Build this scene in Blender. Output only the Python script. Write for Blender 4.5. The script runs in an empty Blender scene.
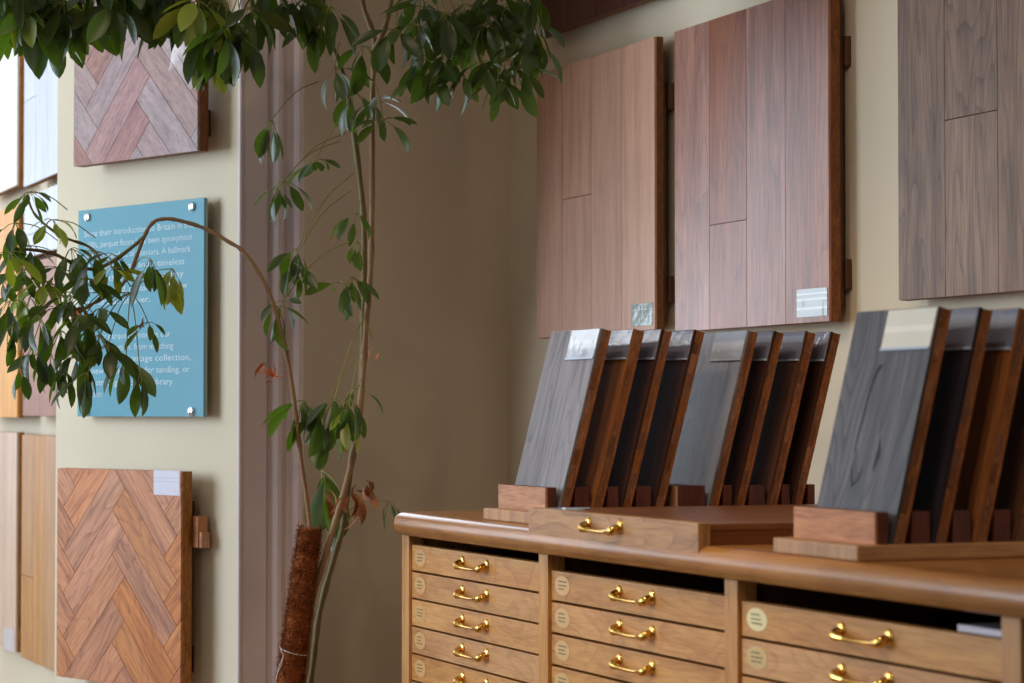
import bpy, bmesh, math, random
from mathutils import Vector, Matrix, Quaternion
random.seed(11)
D2R = math.pi/180
C = bpy.context.scene.collection
S = bpy.context.scene

# ------------------------------------------------------------------ camera, view, world, lights
F = 2450.0; AZ = 22.4*D2R; PITCH = math.atan(72/F); CZ = 1.15
cam = bpy.data.cameras.new('camera'); cam_o = bpy.data.objects.new('camera', cam); C.objects.link(cam_o)
cam.sensor_width = 36; cam.lens = F/1024*36; cam.clip_start = .05; cam.clip_end = 60
cam_o.location = (0, 0, CZ)
cam_o.rotation_euler = (math.pi/2+PITCH, 0, -AZ)
cam.dof.use_dof = True; cam.dof.focus_distance = 4.75; cam.dof.aperture_fstop = 6.3
S.camera = cam_o
S.view_settings.view_transform = 'Standard'; S.view_settings.look = 'None'
S.view_settings.exposure = 0.0; S.view_settings.gamma = 1.0
S.view_settings.use_curve_mapping = False

def lin(c):
    return tuple(((x/255)/12.92 if x/255 <= .04045 else ((x/255+.055)/1.055)**2.4) for x in c)
def rgba(c): return (*lin(c), 1)

W = bpy.data.worlds.new('world'); S.world = W; W.use_nodes = True
W.node_tree.nodes['Background'].inputs[0].default_value = (.75, .87, 1, 1)
W.node_tree.nodes['Background'].inputs[1].default_value = 1.2

def area(name, loc, target, sx, sy, power, col, spread=180):
    l = bpy.data.lights.new(name, 'AREA'); l.shape = 'RECTANGLE'; l.size = sx; l.size_y = sy
    l.energy = power; l.color = col; l.spread = spread*D2R
    o = bpy.data.objects.new(name, l); C.objects.link(o); o.location = loc
    o.rotation_euler = (Vector(target)-Vector(loc)).to_track_quat('-Z', 'Z').to_euler()
    return o
def spot(name, loc, target, power, col, ang, rad=.04, blend=.6):
    l = bpy.data.lights.new(name, 'SPOT'); l.energy = power; l.color = col; l.spot_size = ang*D2R
    l.spot_blend = blend; l.shadow_soft_size = rad
    o = bpy.data.objects.new(name, l); C.objects.link(o); o.location = loc
    o.rotation_euler = (Vector(target)-Vector(loc)).to_track_quat('-Z', 'Z').to_euler()
    return o
# daylight through the shop window in the left wall (beyond the pier) and the one beside the camera
area('window_daylight', (-2.42, 6.0, 1.75), (1.3, 5.4, 1.2), 2.7, 1.9, 172, (.70, .85, 1.0))
area('added_far_light', (-.1, 8.5, 1.75), (1.2, 6.4, 1.3), 2.4, 1.9, 24, (.96, .96, 1.0))  # added lamp that brightens the far-left panels, source unseen
area('side_window_daylight', (-2.42, 1.2, 1.75), (1.7, 3.0, 1.2), 1.7, 1.5, 7, (.82, .91, 1.0))
# daylight from the narrow window hidden behind the casing, in the left side of the alcove
area('alcove_window_daylight', (1.70, 5.62, 1.62), (2.35, 4.35, 1.2), .45, 1.15, 4.6, (.74, .86, 1.0), 140)
# warm ceiling spotlights of the showroom
WARM = (1.0, .76, .52)
spot('ceiling_spot', (.75, 2.3, 2.8), (2.4, 3.2, 1.2), 30, WARM, 75, .05)
spot('ceiling_spot', (.45, 3.3, 2.8), (1.7, 3.9, .7), 58, WARM, 60, .05)
spot('ceiling_spot', (1.0, 3.9, 2.8), (2.0, 5.95, 1.3), 6, WARM, 80, .06)
spot('ceiling_spot', (-.3, 1.0, 2.7), (1.9, 3.6, 1.1), 38, WARM, 42, .05)
spot('ceiling_spot', (.2, 3.6, 2.8), (1.35, 5.5, 1.1), 14, WARM, 70, .05)

# ------------------------------------------------------------------ helpers
def tag(o, label=None, cat=None, group=None, kind=None):
    if label: o['label'] = label
    if cat: o['category'] = cat
    if group: o['group'] = group
    if kind: o['kind'] = kind
    return o
def empty(name, loc, rz=0, label=None, cat=None, group=None):
    o = bpy.data.objects.new(name, None); C.objects.link(o); o.location = loc; o.rotation_euler = (0, 0, rz)
    o.empty_display_size = .05
    return tag(o, label, cat, group)

class MB:
    def __init__(s): s.v = []; s.f = []; s.uv = []; s.r = []; s.mi = []; s.sm = []
    def face(s, pts, uvs=None, rnd=.5, mi=0, smooth=False):
        b = len(s.v); s.v += [tuple(p) for p in pts]; s.f.append(tuple(range(b, b+len(pts))))
        s.uv.append(uvs or [(p[0], p[2]) for p in pts]); s.r.append(rnd); s.mi.append(mi); s.sm.append(smooth)
    def shared(s, verts, faces, uvs, rnd=.5, mi=0, smooth=True):
        b = len(s.v); s.v += [tuple(p) for p in verts]
        for f in faces:
            s.f.append(tuple(i+b for i in f)); s.uv.append([uvs[i] for i in f]); s.r.append(rnd); s.mi.append(mi); s.sm.append(smooth)
    def box(s, a, b, grain=2, rnd=None, mi=0, M=None):
        """axis box from corner a to corner b; grain = axis index the wood grain runs along"""
        rnd = random.random() if rnd is None else rnd
        lo = [min(a[i], b[i]) for i in range(3)]; hi = [max(a[i], b[i]) for i in range(3)]
        P = [Vector((hi[0] if i & 1 else lo[0], hi[1] if i & 2 else lo[1], hi[2] if i & 4 else lo[2])) for i in range(8)]
        ou, ov = random.random()*5, random.random()*5
        faces = [((0, 4, 6, 2), 0), ((1, 3, 7, 5), 0), ((0, 1, 5, 4), 1), ((2, 6, 7, 3), 1), ((0, 2, 3, 1), 2), ((4, 5, 7, 6), 2)]
        bidx = len(s.v); s.v += [tuple(M @ p if M else p) for p in P]
        for f, ax in faces:
            rest = [i for i in range(3) if i != ax]
            if grain in rest: vi = grain; ui = [i for i in rest if i != grain][0]
            else: ui, vi = rest
            k = 1.0 if ax != grain else 1.0
            s.f.append(tuple(i+bidx for i in f)); s.uv.append([(P[i][ui]+ou+ax*.37, P[i][vi]*k+ov) for i in f])
            s.r.append(rnd); s.mi.append(mi); s.sm.append(False)
    def prism(s, poly, y0, y1, grain_dir=(0, 1), rnd=None, mi=0):
        """polygon in the local x/z plane pushed from y0 (front) to y1 (back)"""
        rnd = random.random() if rnd is None else rnd
        ou, ov = random.random()*5, random.random()*5
        gx, gz = grain_dir
        uvf = lambda p: (p[0]*gz-p[1]*gx+ou, p[0]*gx+p[1]*gz+ov)
        area2 = sum(poly[i][0]*poly[(i+1) % len(poly)][1]-poly[(i+1) % len(poly)][0]*poly[i][1] for i in range(len(poly)))
        if area2 < 0: poly = poly[::-1]
        s.face([(p[0], y0, p[1]) for p in poly], [uvf(p) for p in poly], rnd, mi)
        s.face([(p[0], y1, p[1]) for p in poly[::-1]], [uvf(p) for p in poly[::-1]], rnd, mi)
        n = len(poly)
        for i in range(n):
            p, q = poly[i], poly[(i+1) % n]
            s.face([(p[0], y0, p[1]), (p[0], y1, p[1]), (q[0], y1, q[1]), (q[0], y0, q[1])],
                   [uvf(p), (uvf(p)[0]+y1-y0, uvf(p)[1]), (uvf(q)[0]+y1-y0, uvf(q)[1]), uvf(q)], rnd, mi)
    def tube(s, pts, rad, n=8, mi=0, rnd=.5, cap=True):
        pts = [Vector(p) for p in pts]; N = len(pts)
        rad = rad if isinstance(rad, (list, tuple)) else [rad]*N
        verts = []; uvs = []; up = None; L = 0
        for i, p in enumerate(pts):
            t = (pts[min(i+1, N-1)]-pts[max(i-1, 0)]).normalized()
            if up is None:
                up = Vector((0, 0, 1)) if abs(t.z) < .9 else Vector((1, 0, 0))
            a = (up-t*up.dot(t)).normalized(); up = a; bb = t.cross(a)
            if i: L += (p-pts[i-1]).length
            for k in range(n):
                w = 2*math.pi*k/n
                verts.append(p+(a*math.cos(w)+bb*math.sin(w))*rad[i]); uvs.append((k/n*2*math.pi*rad[i], L))
        faces = []
        for i in range(N-1):
            for k in range(n):
                k2 = (k+1) % n
                faces.append((i*n+k, i*n+k2, (i+1)*n+k2, (i+1)*n+k))
        s.shared(verts, faces, uvs, rnd, mi)
        if cap:
            s.face(verts[:n][::-1], uvs[:n][::-1], rnd, mi); s.face(verts[-n:], uvs[-n:], rnd, mi)
    def lathe(s, prof, M, n=16, mi=0, rnd=.5):
        verts = []; uvs = []
        for r, h in prof:
            for k in range(n):
                w = 2*math.pi*k/n; verts.append(M @ Vector((r*math.cos(w), r*math.sin(w), h))); uvs.append((r*w, h))
        faces = [(i*n+k, i*n+(k+1) % n, (i+1)*n+(k+1) % n, (i+1)*n+k) for i in range(len(prof)-1) for k in range(n)]
        s.shared(verts, faces, uvs, rnd, mi)
    def build(s, name, mats, parent=None, bevel=0, loc=None, smooth_all=False):
        me = bpy.data.meshes.new(name); me.from_pydata(s.v, [], s.f)
        mats = mats if isinstance(mats, (list, tuple)) else [mats]
        for m in mats: me.materials.append(m)
        uvl = me.uv_layers.new(name='UVMap'); at = me.attributes.new('rnd', 'FLOAT', 'FACE')
        k = 0
        for i, p in enumerate(me.polygons):
            p.material_index = s.mi[i]; p.use_smooth = s.sm[i] or smooth_all; at.data[i].value = s.r[i]
            for j in range(len(p.vertices)): uvl.data[k].uv = s.uv[i][j]; k += 1
        me.update(); me.validate()
        o = bpy.data.objects.new(name, me); C.objects.link(o)
        if parent: o.parent = parent
        if loc: o.location = loc
        if bevel:
            m = o.modifiers.new('bevel', 'BEVEL'); m.width = bevel; m.segments = 2; m.limit_method = 'ANGLE'; m.angle_limit = 40*D2R
        return o
def copy_tree(o, parent=None):
    c = o.copy(); C.objects.link(c)
    if parent: c.parent = parent
    for ch in list(o.children): copy_tree(ch, c)
    return c

def P(u, v, d):
    """point seen at column u, row v of the 1024x683 frame, d metres along the horizontal view axis"""
    l = (u-512)/F*d; z = CZ+(413-v)/F*d
    return Vector((l*math.cos(AZ)+d*math.sin(AZ), d*math.cos(AZ)-l*math.sin(AZ), z))
def azu(u): return AZ+math.atan((u-512)/F)
def y_on_x(u, X): return X/math.tan(azu(u))
def z_at(v, X, Y): return CZ+(413-v)/F*(X*math.sin(AZ)+Y*math.cos(AZ))

# ------------------------------------------------------------------ materials
def new_mat(name):
    m = bpy.data.materials.new(name); m.use_nodes = True
    return m, m.node_tree.nodes, m.node_tree.links, m.node_tree.nodes['Principled BSDF']
def plain(name, col, rough=.5, metal=0, spec=.5, bump=0, bscale=60, var=0):
    m, N, L, b = new_mat(name)
    b.inputs['Base Color'].default_value = rgba(col); b.inputs['Roughness'].default_value = rough
    b.inputs['Metallic'].default_value = metal; b.inputs['Specular IOR Level'].default_value = spec
    if bump or var:
        tc = N.new('ShaderNodeTexCoord'); n = N.new('ShaderNodeTexNoise'); n.inputs['Scale'].default_value = bscale
        n.inputs['Detail'].default_value = 5; L.new(tc.outputs['Object'], n.inputs['Vector'])
        if bump:
            bp = N.new('ShaderNodeBump'); bp.inputs['Strength'].default_value = bump; bp.inputs['Distance'].default_value = .002
            L.new(n.outputs['Fac'], bp.inputs['Height']); L.new(bp.outputs['Normal'], b.inputs['Normal'])
        if var:
            n2 = N.new('ShaderNodeTexNoise'); n2.inputs['Scale'].default_value = 2.5; L.new(tc.outputs['Object'], n2.inputs['Vector'])
            mx = N.new('ShaderNodeMix'); mx.data_type = 'RGBA'; L.new(n2.outputs['Fac'], mx.inputs[0])
            mx.inputs[6].default_value = rgba([c*(1-var) for c in col]); mx.inputs[7].default_value = rgba([min(255, c*(1+var)) for c in col])
            L.new(mx.outputs[2], b.inputs['Base Color'])
    return m
def wood(name, light, mid, dark, rough=.45, fine=150, med=14, along=1.6, pores=.5, varv=.25, vars_=.1, bump=.25, spec=.4, huev=.0, cath=.5):
    """oak-like grain; UV u runs across, v along the grain, in metres; the face attribute rnd shifts each plank"""
    m, N, L, b = new_mat(name)
    uv = N.new('ShaderNodeUVMap'); uv.uv_map = 'UVMap'
    at = N.new('ShaderNodeAttribute'); at.attribute_name = 'rnd'
    off = N.new('ShaderNodeVectorMath'); off.operation = 'MULTIPLY_ADD'
    L.new(uv.outputs[0], off.inputs[0]); off.inputs[1].default_value = (1, 1, 1)
    sc = N.new('ShaderNodeVectorMath'); sc.operation = 'SCALE'; sc.inputs[0].default_value = (13, 29, 17)
    L.new(at.outputs['Fac'], sc.inputs['Scale']); L.new(sc.outputs[0], off.inputs[2])
    def noise(sx, sy, det, dist=0.0, rgh=.55):
        mp = N.new('ShaderNodeMapping'); mp.inputs['Scale'].default_value = (sx, sy, 1); L.new(off.outputs[0], mp.inputs[0])
        n = N.new('ShaderNodeTexNoise'); n.inputs['Scale'].default_value = 1; n.inputs['Detail'].default_value = det
        n.inputs['Distortion'].default_value = dist; n.inputs['Roughness'].default_value = rgh
        L.new(mp.outputs[0], n.inputs[0]); return n
    n1 = noise(fine*1.5, along*7, 4, 0, .65)
    n2 = noise(med*2.6, along*1.3, 5, .4, .62)
    n3 = noise(med*.6, along*.75, 2, .25)
    n4 = noise(9, 5, 2)
    def math_(op, a, b=None, c=None):
        n = N.new('ShaderNodeMath'); n.operation = op
        for k, x in enumerate((a, b, c)):
            if x is None: continue
            if isinstance(x, (int, float)): n.inputs[k].default_value = x
            else: L.new(x, n.inputs[k])
        return n.outputs[0]
    # growth rings cut by the board face: narrow dark lines along the contours of a slow noise
    rings = math_('FRACT', math_('MULTIPLY', n3.outputs['Fac'], 19.0))
    rings = math_('POWER', rings, 4.0)
    rings = math_('MULTIPLY', rings, math_('MULTIPLY', n1.outputs['Fac'], 1.9))
    fine_ = math_('MULTIPLY', math_('SUBTRACT', n1.outputs['Fac'], .5), .42)
    tone = math_('MULTIPLY_ADD', n4.outputs['Fac'], .25, math_('MULTIPLY', n2.outputs['Fac'], .75))
    tone = math_('ADD', math_('SUBTRACT', tone, math_('MULTIPLY', rings, .17*cath)), fine_)
    ramp = N.new('ShaderNodeValToRGB'); e = ramp.color_ramp.elements
    e[0].position = .26; e[0].color = rgba(dark); e[1].position = .70; e[1].color = rgba(light)
    x = e.new(.5); x.color = rgba(mid)
    L.new(tone, ramp.inputs[0])
    # fine pores darken in thin streaks
    pr = N.new('ShaderNodeValToRGB'); pr.color_ramp.elements[0].position = .38; pr.color_ramp.elements[0].color = (1, 1, 1, 1)
    pr.color_ramp.elements[1].position = .50; pr.color_ramp.elements[1].color = (0, 0, 0, 1); L.new(n1.outputs['Fac'], pr.inputs[0])
    pf = N.new('ShaderNodeMath'); pf.operation = 'MULTIPLY'; pf.inputs[1].default_value = pores; L.new(pr.outputs[0], pf.inputs[0])
    mx = N.new('ShaderNodeMix'); mx.data_type = 'RGBA'; mx.blend_type = 'MULTIPLY'; L.new(pf.outputs[0], mx.inputs[0])
    L.new(ramp.outputs[0], mx.inputs[6]); dk = [c/255 for c in dark]; mxx = max(dk); mx.inputs[7].default_value = tuple([.35+.4*c/mxx for c in dk]+[1])
    hsv = N.new('ShaderNodeHueSaturation'); L.new(mx.outputs[2], hsv.inputs['Color'])
    def rng(out, lo, hi, mulk):
        f = N.new('ShaderNodeMath'); f.operation = 'MULTIPLY'; f.inputs[1].default_value = mulk; L.new(at.outputs['Fac'], f.inputs[0])
        g = N.new('ShaderNodeMath'); g.operation = 'FRACT'; L.new(f.outputs[0], g.inputs[0])
        h = N.new('ShaderNodeMapRange'); h.inputs['To Min'].default_value = lo; h.inputs['To Max'].default_value = hi
        L.new(g.outputs[0], h.inputs[0]); L.new(h.outputs[0], hsv.inputs[out])
    rng('Value', 1-varv, 1+varv, .999)
    rng('Saturation', 1-vars_, 1+vars_, 7.3)
    rng('Hue', .5-huev, .5+huev, 3.7)
    L.new(hsv.outputs[0], b.inputs['Base Color'])
    b.inputs['Roughness'].default_value = rough; b.inputs['Specular IOR Level'].default_value = spec
    if bump:
        bp = N.new('ShaderNodeBump'); bp.inputs['Strength'].default_value = bump; bp.inputs['Distance'].default_value = .0012
        L.new(n1.outputs['Fac'], bp.inputs['Height']); L.new(bp.outputs['Normal'], b.inputs['Normal'])
    return m
def plaster(name, col, var=.05):
    return plain(name, col, .85, 0, .2, .35, 55, var)

M = {}
M['wall'] = plaster('cream_wall_paint', (216, 203, 179), .03)
M['white'] = plain('white_gloss_paint', (212, 198, 202), .45, 0, .4, .1, 30)
M['ceiling'] = plaster('ceiling_paint', (215, 210, 200))
M['floor'] = wood('oak_floor', (150, 110, 72), (130, 92, 58), (100, 68, 42), med=9)
M['cab'] = wood('honey_oak_cabinet', (212, 160, 98), (196, 142, 84), (166, 112, 62), rough=.38, fine=200, med=10, along=2.2, pores=.35, varv=.08, vars_=.06, cath=.9, bump=.12)
M['cab_in'] = wood('brown_oak_cabinet_inside', (120, 72, 44), (96, 55, 33), (70, 38, 24), rough=.6, pores=.3, varv=.08)
M['top'] = wood('varnished_worktop_oak', (186, 130, 76), (166, 112, 62), (132, 86, 46), rough=.27, fine=200, med=9, along=1.2, pores=.25, varv=.05, bump=.04, spec=.7)
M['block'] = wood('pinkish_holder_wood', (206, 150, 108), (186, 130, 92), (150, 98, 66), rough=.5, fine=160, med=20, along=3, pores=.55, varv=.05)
M['blockd'] = wood('dark_reddish_holder_wood', (104, 56, 44), (86, 44, 34), (62, 30, 24), rough=.5, fine=160, med=20, along=3, pores=.4, varv=.14)  # darker reddish tone for block bodies behind the pale front face
M['base'] = wood('oak_holder_base', (196, 144, 88), (178, 126, 72), (144, 98, 54), rough=.42, fine=180, med=14, along=2.4, pores=.4, varv=.06)
M['edge_lit'] = wood('lit_board_edge', (196, 142, 88), (166, 112, 62), (112, 70, 38), rough=.6, fine=260, med=60, along=22, pores=.5, varv=.12, cath=.2)  # board edge with daylight lightening put into its colour
M['edge'] = wood('layered_board_edge', (158, 104, 62), (124, 76, 44), (84, 46, 26), rough=.6, fine=260, med=60, along=22, pores=.6, varv=.3, cath=.2)
M['batten'] = wood('batten_wood', (112, 70, 42), (86, 52, 30), (56, 34, 20), rough=.6)
M['brass'] = plain('polished_brass', (236, 190, 100), .17, 1)
M['steel'] = plain('polished_steel', (225, 228, 230), .18, 1)
M['dark'] = plain('dark_gap', (30, 18, 14), .8)

# ------------------------------------------------------------------ the room
XW = 2.45                       # right wall plane
YA = y_on_x(508, XW)            # alcove back wall plane
PR = P(239, 413, 5.4); PR.z = 0 # pier's near corner
PTH = math.atan2(-math.cos(21.4*D2R), math.sin(21.4*D2R))   # local x of the pier face: towards the viewer's right
PE = Vector((-math.sin(21.4*D2R), math.cos(21.4*D2R), 0))   # along the pier face, away
PL = PR+PE*.722
XL = 1.445                      # far left wall plane
HC = 2.95
def quadbox(name, a, b, m, **k):
    q = MB(); q.box(a, b, **k); return tag(q.build(name, m), kind='structure')
quadbox('floor', (-2.7, -2.2, -.1), (2.7, 10.2, 0), M['floor'], grain=1)
quadbox('ceiling', (-2.7, -2.2, HC), (2.7, 10.2, HC+.1), M['ceiling'])
quadbox('wall_right', (XW, -2.2, 0), (XW+.15, YA+.1, HC), M['wall'])
quadbox('wall_alcove', (1.5, YA, 0), (XW, YA+.12, HC), M['wall'])
quadbox('wall_front', (-2.7, -2.3, 0), (2.7, -2.2, HC), M['wall'])
q = MB()
q.box((-2.7, 8.6, 0), (-1.4, 8.72, HC)); q.box((1.2, 8.6, 0), (2.7, 8.72, HC)); q.box((-1.4, 8.6, 0), (1.2, 8.72, .75)); q.box((-1.4, 8.6, 2.75), (1.2, 8.72, HC))
tag(q.build('wall_far', M['wall']), kind='structure')
quadbox('wall_far_left', (XL, PL.y+.1, 0), (XL+.12, 8.6, HC), M['wall'])
q = MB()  # pier
pier_poly = [(PR.x, PR.y), (PL.x, PL.y), (XL, PL.y+.16), (XL, YA+.1), (PR.x+.03, YA+.1), (PR.x+.03, PR.y+.02)]
for z0, z1 in ((0, HC),):
    n = len(pier_poly)
    for i in range(n):
        a, b2 = pier_poly[i], pier_poly[(i+1) % n]
        q.face([(b2[0], b2[1], z0), (a[0], a[1], z0), (a[0], a[1], z1), (b2[0], b2[1], z1)])
tag(q.build('wall_pier', M['wall']), kind='structure')
# left wall with two tall shop windows (daylight comes through them)
q = MB()
wins = ((.3, 2.1), (5.0, 7.8))
ys = [-2.2]+[y for w in wins for y in w]+[9.8]
for i in range(0, len(ys), 2): q.box((-2.62, ys[i], 0), (-2.5, ys[i+1], HC))
for a, b2 in wins: q.box((-2.62, a, 0), (-2.5, b2, .75)); q.box((-2.62, a, 2.75), (-2.5, b2, HC))
tag(q.build('wall_left', M['wall']), kind='structure')
for k, (a, b2) in enumerate(wins):
    q = MB()
    for y in (a, b2-.05): q.box((-2.6, y, .75), (-2.53, y+.05, 2.75))
    nb = 3
    for i in range(1, nb): y = a+(b2-a)*i/nb; q.box((-2.585, y-.015, .8), (-2.55, y+.015, 2.7))
    for z in (.75, 1.45, 2.1, 2.7): q.box((-2.59, a, z), (-2.54, b2, z+.045))
    tag(q.build('window_%d' % (k+1), M['white']), kind='structure')
q = MB()  # added window frame for the lamp that brightens the far-left panels
for x in (-1.4, -.56, .29, 1.15): q.box((x, 8.63, .75), (x+.05, 8.68, 2.75))
for z in (.75, 1.45, 2.1, 2.7): q.box((-1.4, 8.63, z), (1.2, 8.68, z+.045))
tag(q.build('window_3', M['white']), kind='structure')
# narrow window in the left side of the alcove, hidden behind the casing
q = MB()
for y in (5.36, 5.86): q.box((1.60, y, .95), (1.655, y+.04, 2.3))
for z in (.95, 1.6, 2.26): q.box((1.605, 5.36, z), (1.65, 5.90, z+.04))
tag(q.build('window_4', M['white']), kind='structure')

# white moulded casing between pier and alcove, a rounded bead on the pier corner
XC = y_on_x(239, 1)  # unused ratio
cx0 = PR.x+.004; cx1 = PR.y*math.tan(azu(303)); cy = PR.y
def ux(u, y=cy): return y*math.tan(azu(u))
prof = [(ux(241), cy), (ux(245), cy-.004), (ux(266), cy-.004), (ux(268), cy+.004), (ux(270), cy+.004), (ux(272), cy-.008), (ux(276), cy-.014),
        (ux(280), cy-.012), (ux(283), cy-.004), (ux(286), cy+.001), (ux(289), cy-.004), (ux(292), cy-.016), (ux(296), cy-.02), (ux(300), cy-.018),
        (ux(302.5), cy-.008), (ux(303), cy+.015), (ux(303)-.012, cy+.06), (cx0+.005, cy+.06)]
q = MB(); n = len(prof)
for i in range(n):
    a, b2 = prof[i], prof[(i+1) % n]
    q.face([(a[0], a[1], 0), (b2[0], b2[1], 0), (b2[0], b2[1], HC), (a[0], a[1], HC)])
tag(q.build('trim_1', M['white']), kind='structure')
q = MB(); q.tube([(PR.x+.002, PR.y-.002, 0), (PR.x+.002, PR.y-.002, HC)], .0055, 12)
tag(q.build('trim_2', M['white']), kind='structure')
q = MB(); q.box((XW-.018, -2.2, 0), (XW, YA, .14), grain=1); tag(q.build('baseboard_right', M['white']), kind='structure')
q = MB(); q.box((1.7, YA-.018, 0), (XW-.018, YA, .14), grain=0); tag(q.build('baseboard_alcove', M['white']), kind='structure')

# ------------------------------------------------------------------ cards and plastic sleeves
def card(name, base, streak, bands, rough=.12):
    """card in a clear plastic sleeve: bands are painted sheen on board cards, print on wall cards (UV v from 0 bottom to 1 top)"""
    m, N, L, b = new_mat(name)
    uv = N.new('ShaderNodeUVMap'); uv.uv_map = 'UVMap'; sp = N.new('ShaderNodeSeparateXYZ'); L.new(uv.outputs[0], sp.inputs[0])
    r = N.new('ShaderNodeValToRGB'); r.color_ramp.interpolation = 'LINEAR'; e = r.color_ramp.elements
    e[0].position = 0; e[0].color = rgba(base); e[1].position = 1; e[1].color = rgba(base)
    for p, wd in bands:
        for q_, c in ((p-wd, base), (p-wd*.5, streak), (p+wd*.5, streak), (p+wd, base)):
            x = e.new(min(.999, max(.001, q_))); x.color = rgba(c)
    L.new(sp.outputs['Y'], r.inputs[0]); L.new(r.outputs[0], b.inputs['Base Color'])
    b.inputs['Roughness'].default_value = rough; b.inputs['Specular IOR Level'].default_value = .6
    b.inputs['Coat Weight'].default_value = .8; b.inputs['Coat Roughness'].default_value = .05
    n = N.new('ShaderNodeTexNoise'); n.inputs['Scale'].default_value = 3; tc = N.new('ShaderNodeTexCoord'); L.new(tc.outputs['Object'], n.inputs['Vector'])
    n.inputs['Scale'].default_value = 30
    bp = N.new('ShaderNodeBump'); bp.inputs['Strength'].default_value = .4; bp.inputs['Distance'].default_value = .004
    L.new(n.outputs['Fac'], bp.inputs['Height']); L.new(bp.outputs['Normal'], b.inputs['Coat Normal'])
    return m
M['card_a'] = card('sleeve_card_pale', (160, 170, 186), (186, 194, 206), [(.5, .2)])  # sleeve cards: pale band paints reflected window light into the colour
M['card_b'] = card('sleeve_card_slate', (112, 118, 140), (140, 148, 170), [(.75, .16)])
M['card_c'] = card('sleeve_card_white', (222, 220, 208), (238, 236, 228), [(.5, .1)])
M['card_g'] = card('card_grey_green', (128, 140, 132), (158, 166, 160), [(.72, .03), (.5, .03), (.32, .03)], .4)
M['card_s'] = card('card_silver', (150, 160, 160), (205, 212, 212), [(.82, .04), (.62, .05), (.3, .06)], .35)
M['card_w'] = card('card_white', (216, 212, 226), (196, 192, 210), [(.7, .02), (.55, .02)], .3)

def card_on(parent, x0, x1, z0, z1, y, mat, name='label', thick=.0012, z_off=0, label=None):
    q = MB()
    pts = [(x0, z0), (x1, z0), (x1, z1), (x0, z1)]
    q.face([(p[0], y-thick, p[1]) for p in pts], [(0, 0), (1, 0), (1, 1), (0, 1)])
    q.face([(p[0], y, p[1]) for p in pts[::-1]], [(0, 0)]*4)
    for i in range(4):
        p, p2 = pts[i], pts[(i+1) % 4]
        q.face([(p[0], y-thick, p[1]), (p[0], y, p[1]), (p2[0], y, p2[1]), (p2[0], y-thick, p2[1])], [(0, .02)]*4)
    o = q.build(name, mat, parent)
    if label: o['label'] = label
    return o

# ------------------------------------------------------------------ wall sample panels (local x: right, y: into the wall, z: up)
def clip_rect(poly, x0, x1, z0, z1):
    def cl(poly, f, g):
        out = []
        for i in range(len(poly)):
            a, b = poly[i], poly[(i+1) % len(poly)]
            fa, fb = f(a), f(b)
            if fa >= 0: out.append(a)
            if (fa >= 0) != (fb >= 0):
                t = fa/(fa-fb); out.append((a[0]+(b[0]-a[0])*t, a[1]+(b[1]-a[1])*t))
        return out
    for f in (lambda p: p[0]-x0, lambda p: x1-p[0], lambda p: p[1]-z0, lambda p: z1-p[1]):
        poly = cl(poly, f, None)
        if len(poly) < 3: return []
    return poly
def face_frame(kind):
    if kind == 'right': return Vector((XW, 0, 0)), -math.pi/2
    if kind == 'farleft': return Vector((XL, 0, 0)), -math.pi/2
    return PR.copy(), PTH
def hit(kind, u, v, off):
    """local x and z on the plane standing off metres in front of the given wall"""
    O, th = face_frame(kind)
    ex = Vector((math.cos(th), math.sin(th), 0)); ey = Vector((-math.sin(th), math.cos(th), 0))
    o = Vector((0, 0, CZ)); d = P(u, v, 1)-o
    t = (-off-(o-O).dot(ey))/d.dot(ey)
    p = o+d*t-O
    return p.dot(ex), p.z
def make_panel(wallk, name, label, x0, x1, z0, z1, off, tiles, mat, edge=.02, battens=True, grp=None, edge_mat=None, cleat_y=None):
    O, th = face_frame(wallk)
    ex = Vector((math.cos(th), math.sin(th), 0))
    root = empty(name, O+ex*((x0+x1)/2)+Vector((0, 0, z0)), th, label, 'sample panel', grp)
    xm = (x0+x1)/2; f = -off
    q = MB()
    for poly, g, r in tiles:
        pp = [(a-xm, b-z0) for a, b in poly]
        q.prism(pp, f, f+.006, g, r)
    q.build('planks', mat, root)
    q = MB(); q.box((x0-xm, f+.0062, 0), (x1-xm, f+edge, z1-z0), grain=2, rnd=.4)
    q.build('plywood_backing', edge_mat or M['edge'], root)
    # two hanging battens with bracket blocks reaching the wall
    if battens:
        h = z1-z0
        be = .05 if wallk == 'pier' else .012
        for xa in (x1-xm-be-.06, x0-xm+.012):
            q = MB(); q.box((xa, f+edge, .03), (xa+.06, f+edge+.014, h-.03), grain=2, rnd=.3)
            b_ = q.build('batten', M['batten'], root, .002)
        for bz in (h*.14, h*.80):
            q = MB(); q.box((x0-xm+.02, f+edge+.0142, bz-.03), (x1-xm-be+.008, -.001, bz+.03), grain=0, rnd=.6)
            q.build('hanging_bracket', M['batten'], b_, .002)
    return root, xm, z0
def plank_tiles(x0, x1, z0, z1, seams, joints, gap=.0009, bright=None):
    xs = [x0]+seams+[x1]; out = []
    for i in range(len(xs)-1):
        zs = [z0]+sorted(joints.get(i, []))+[z1]
        for j in range(len(zs)-1):
            r = random.random() if bright is None else bright.get((i, j), random.random())
            out.append(([(xs[i]+gap, zs[j]+gap), (xs[i+1]-gap, zs[j]+gap), (xs[i+1]-gap, zs[j+1]-gap), (xs[i]+gap, zs[j+1]-gap)], (0, 1), r))
    return out
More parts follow.
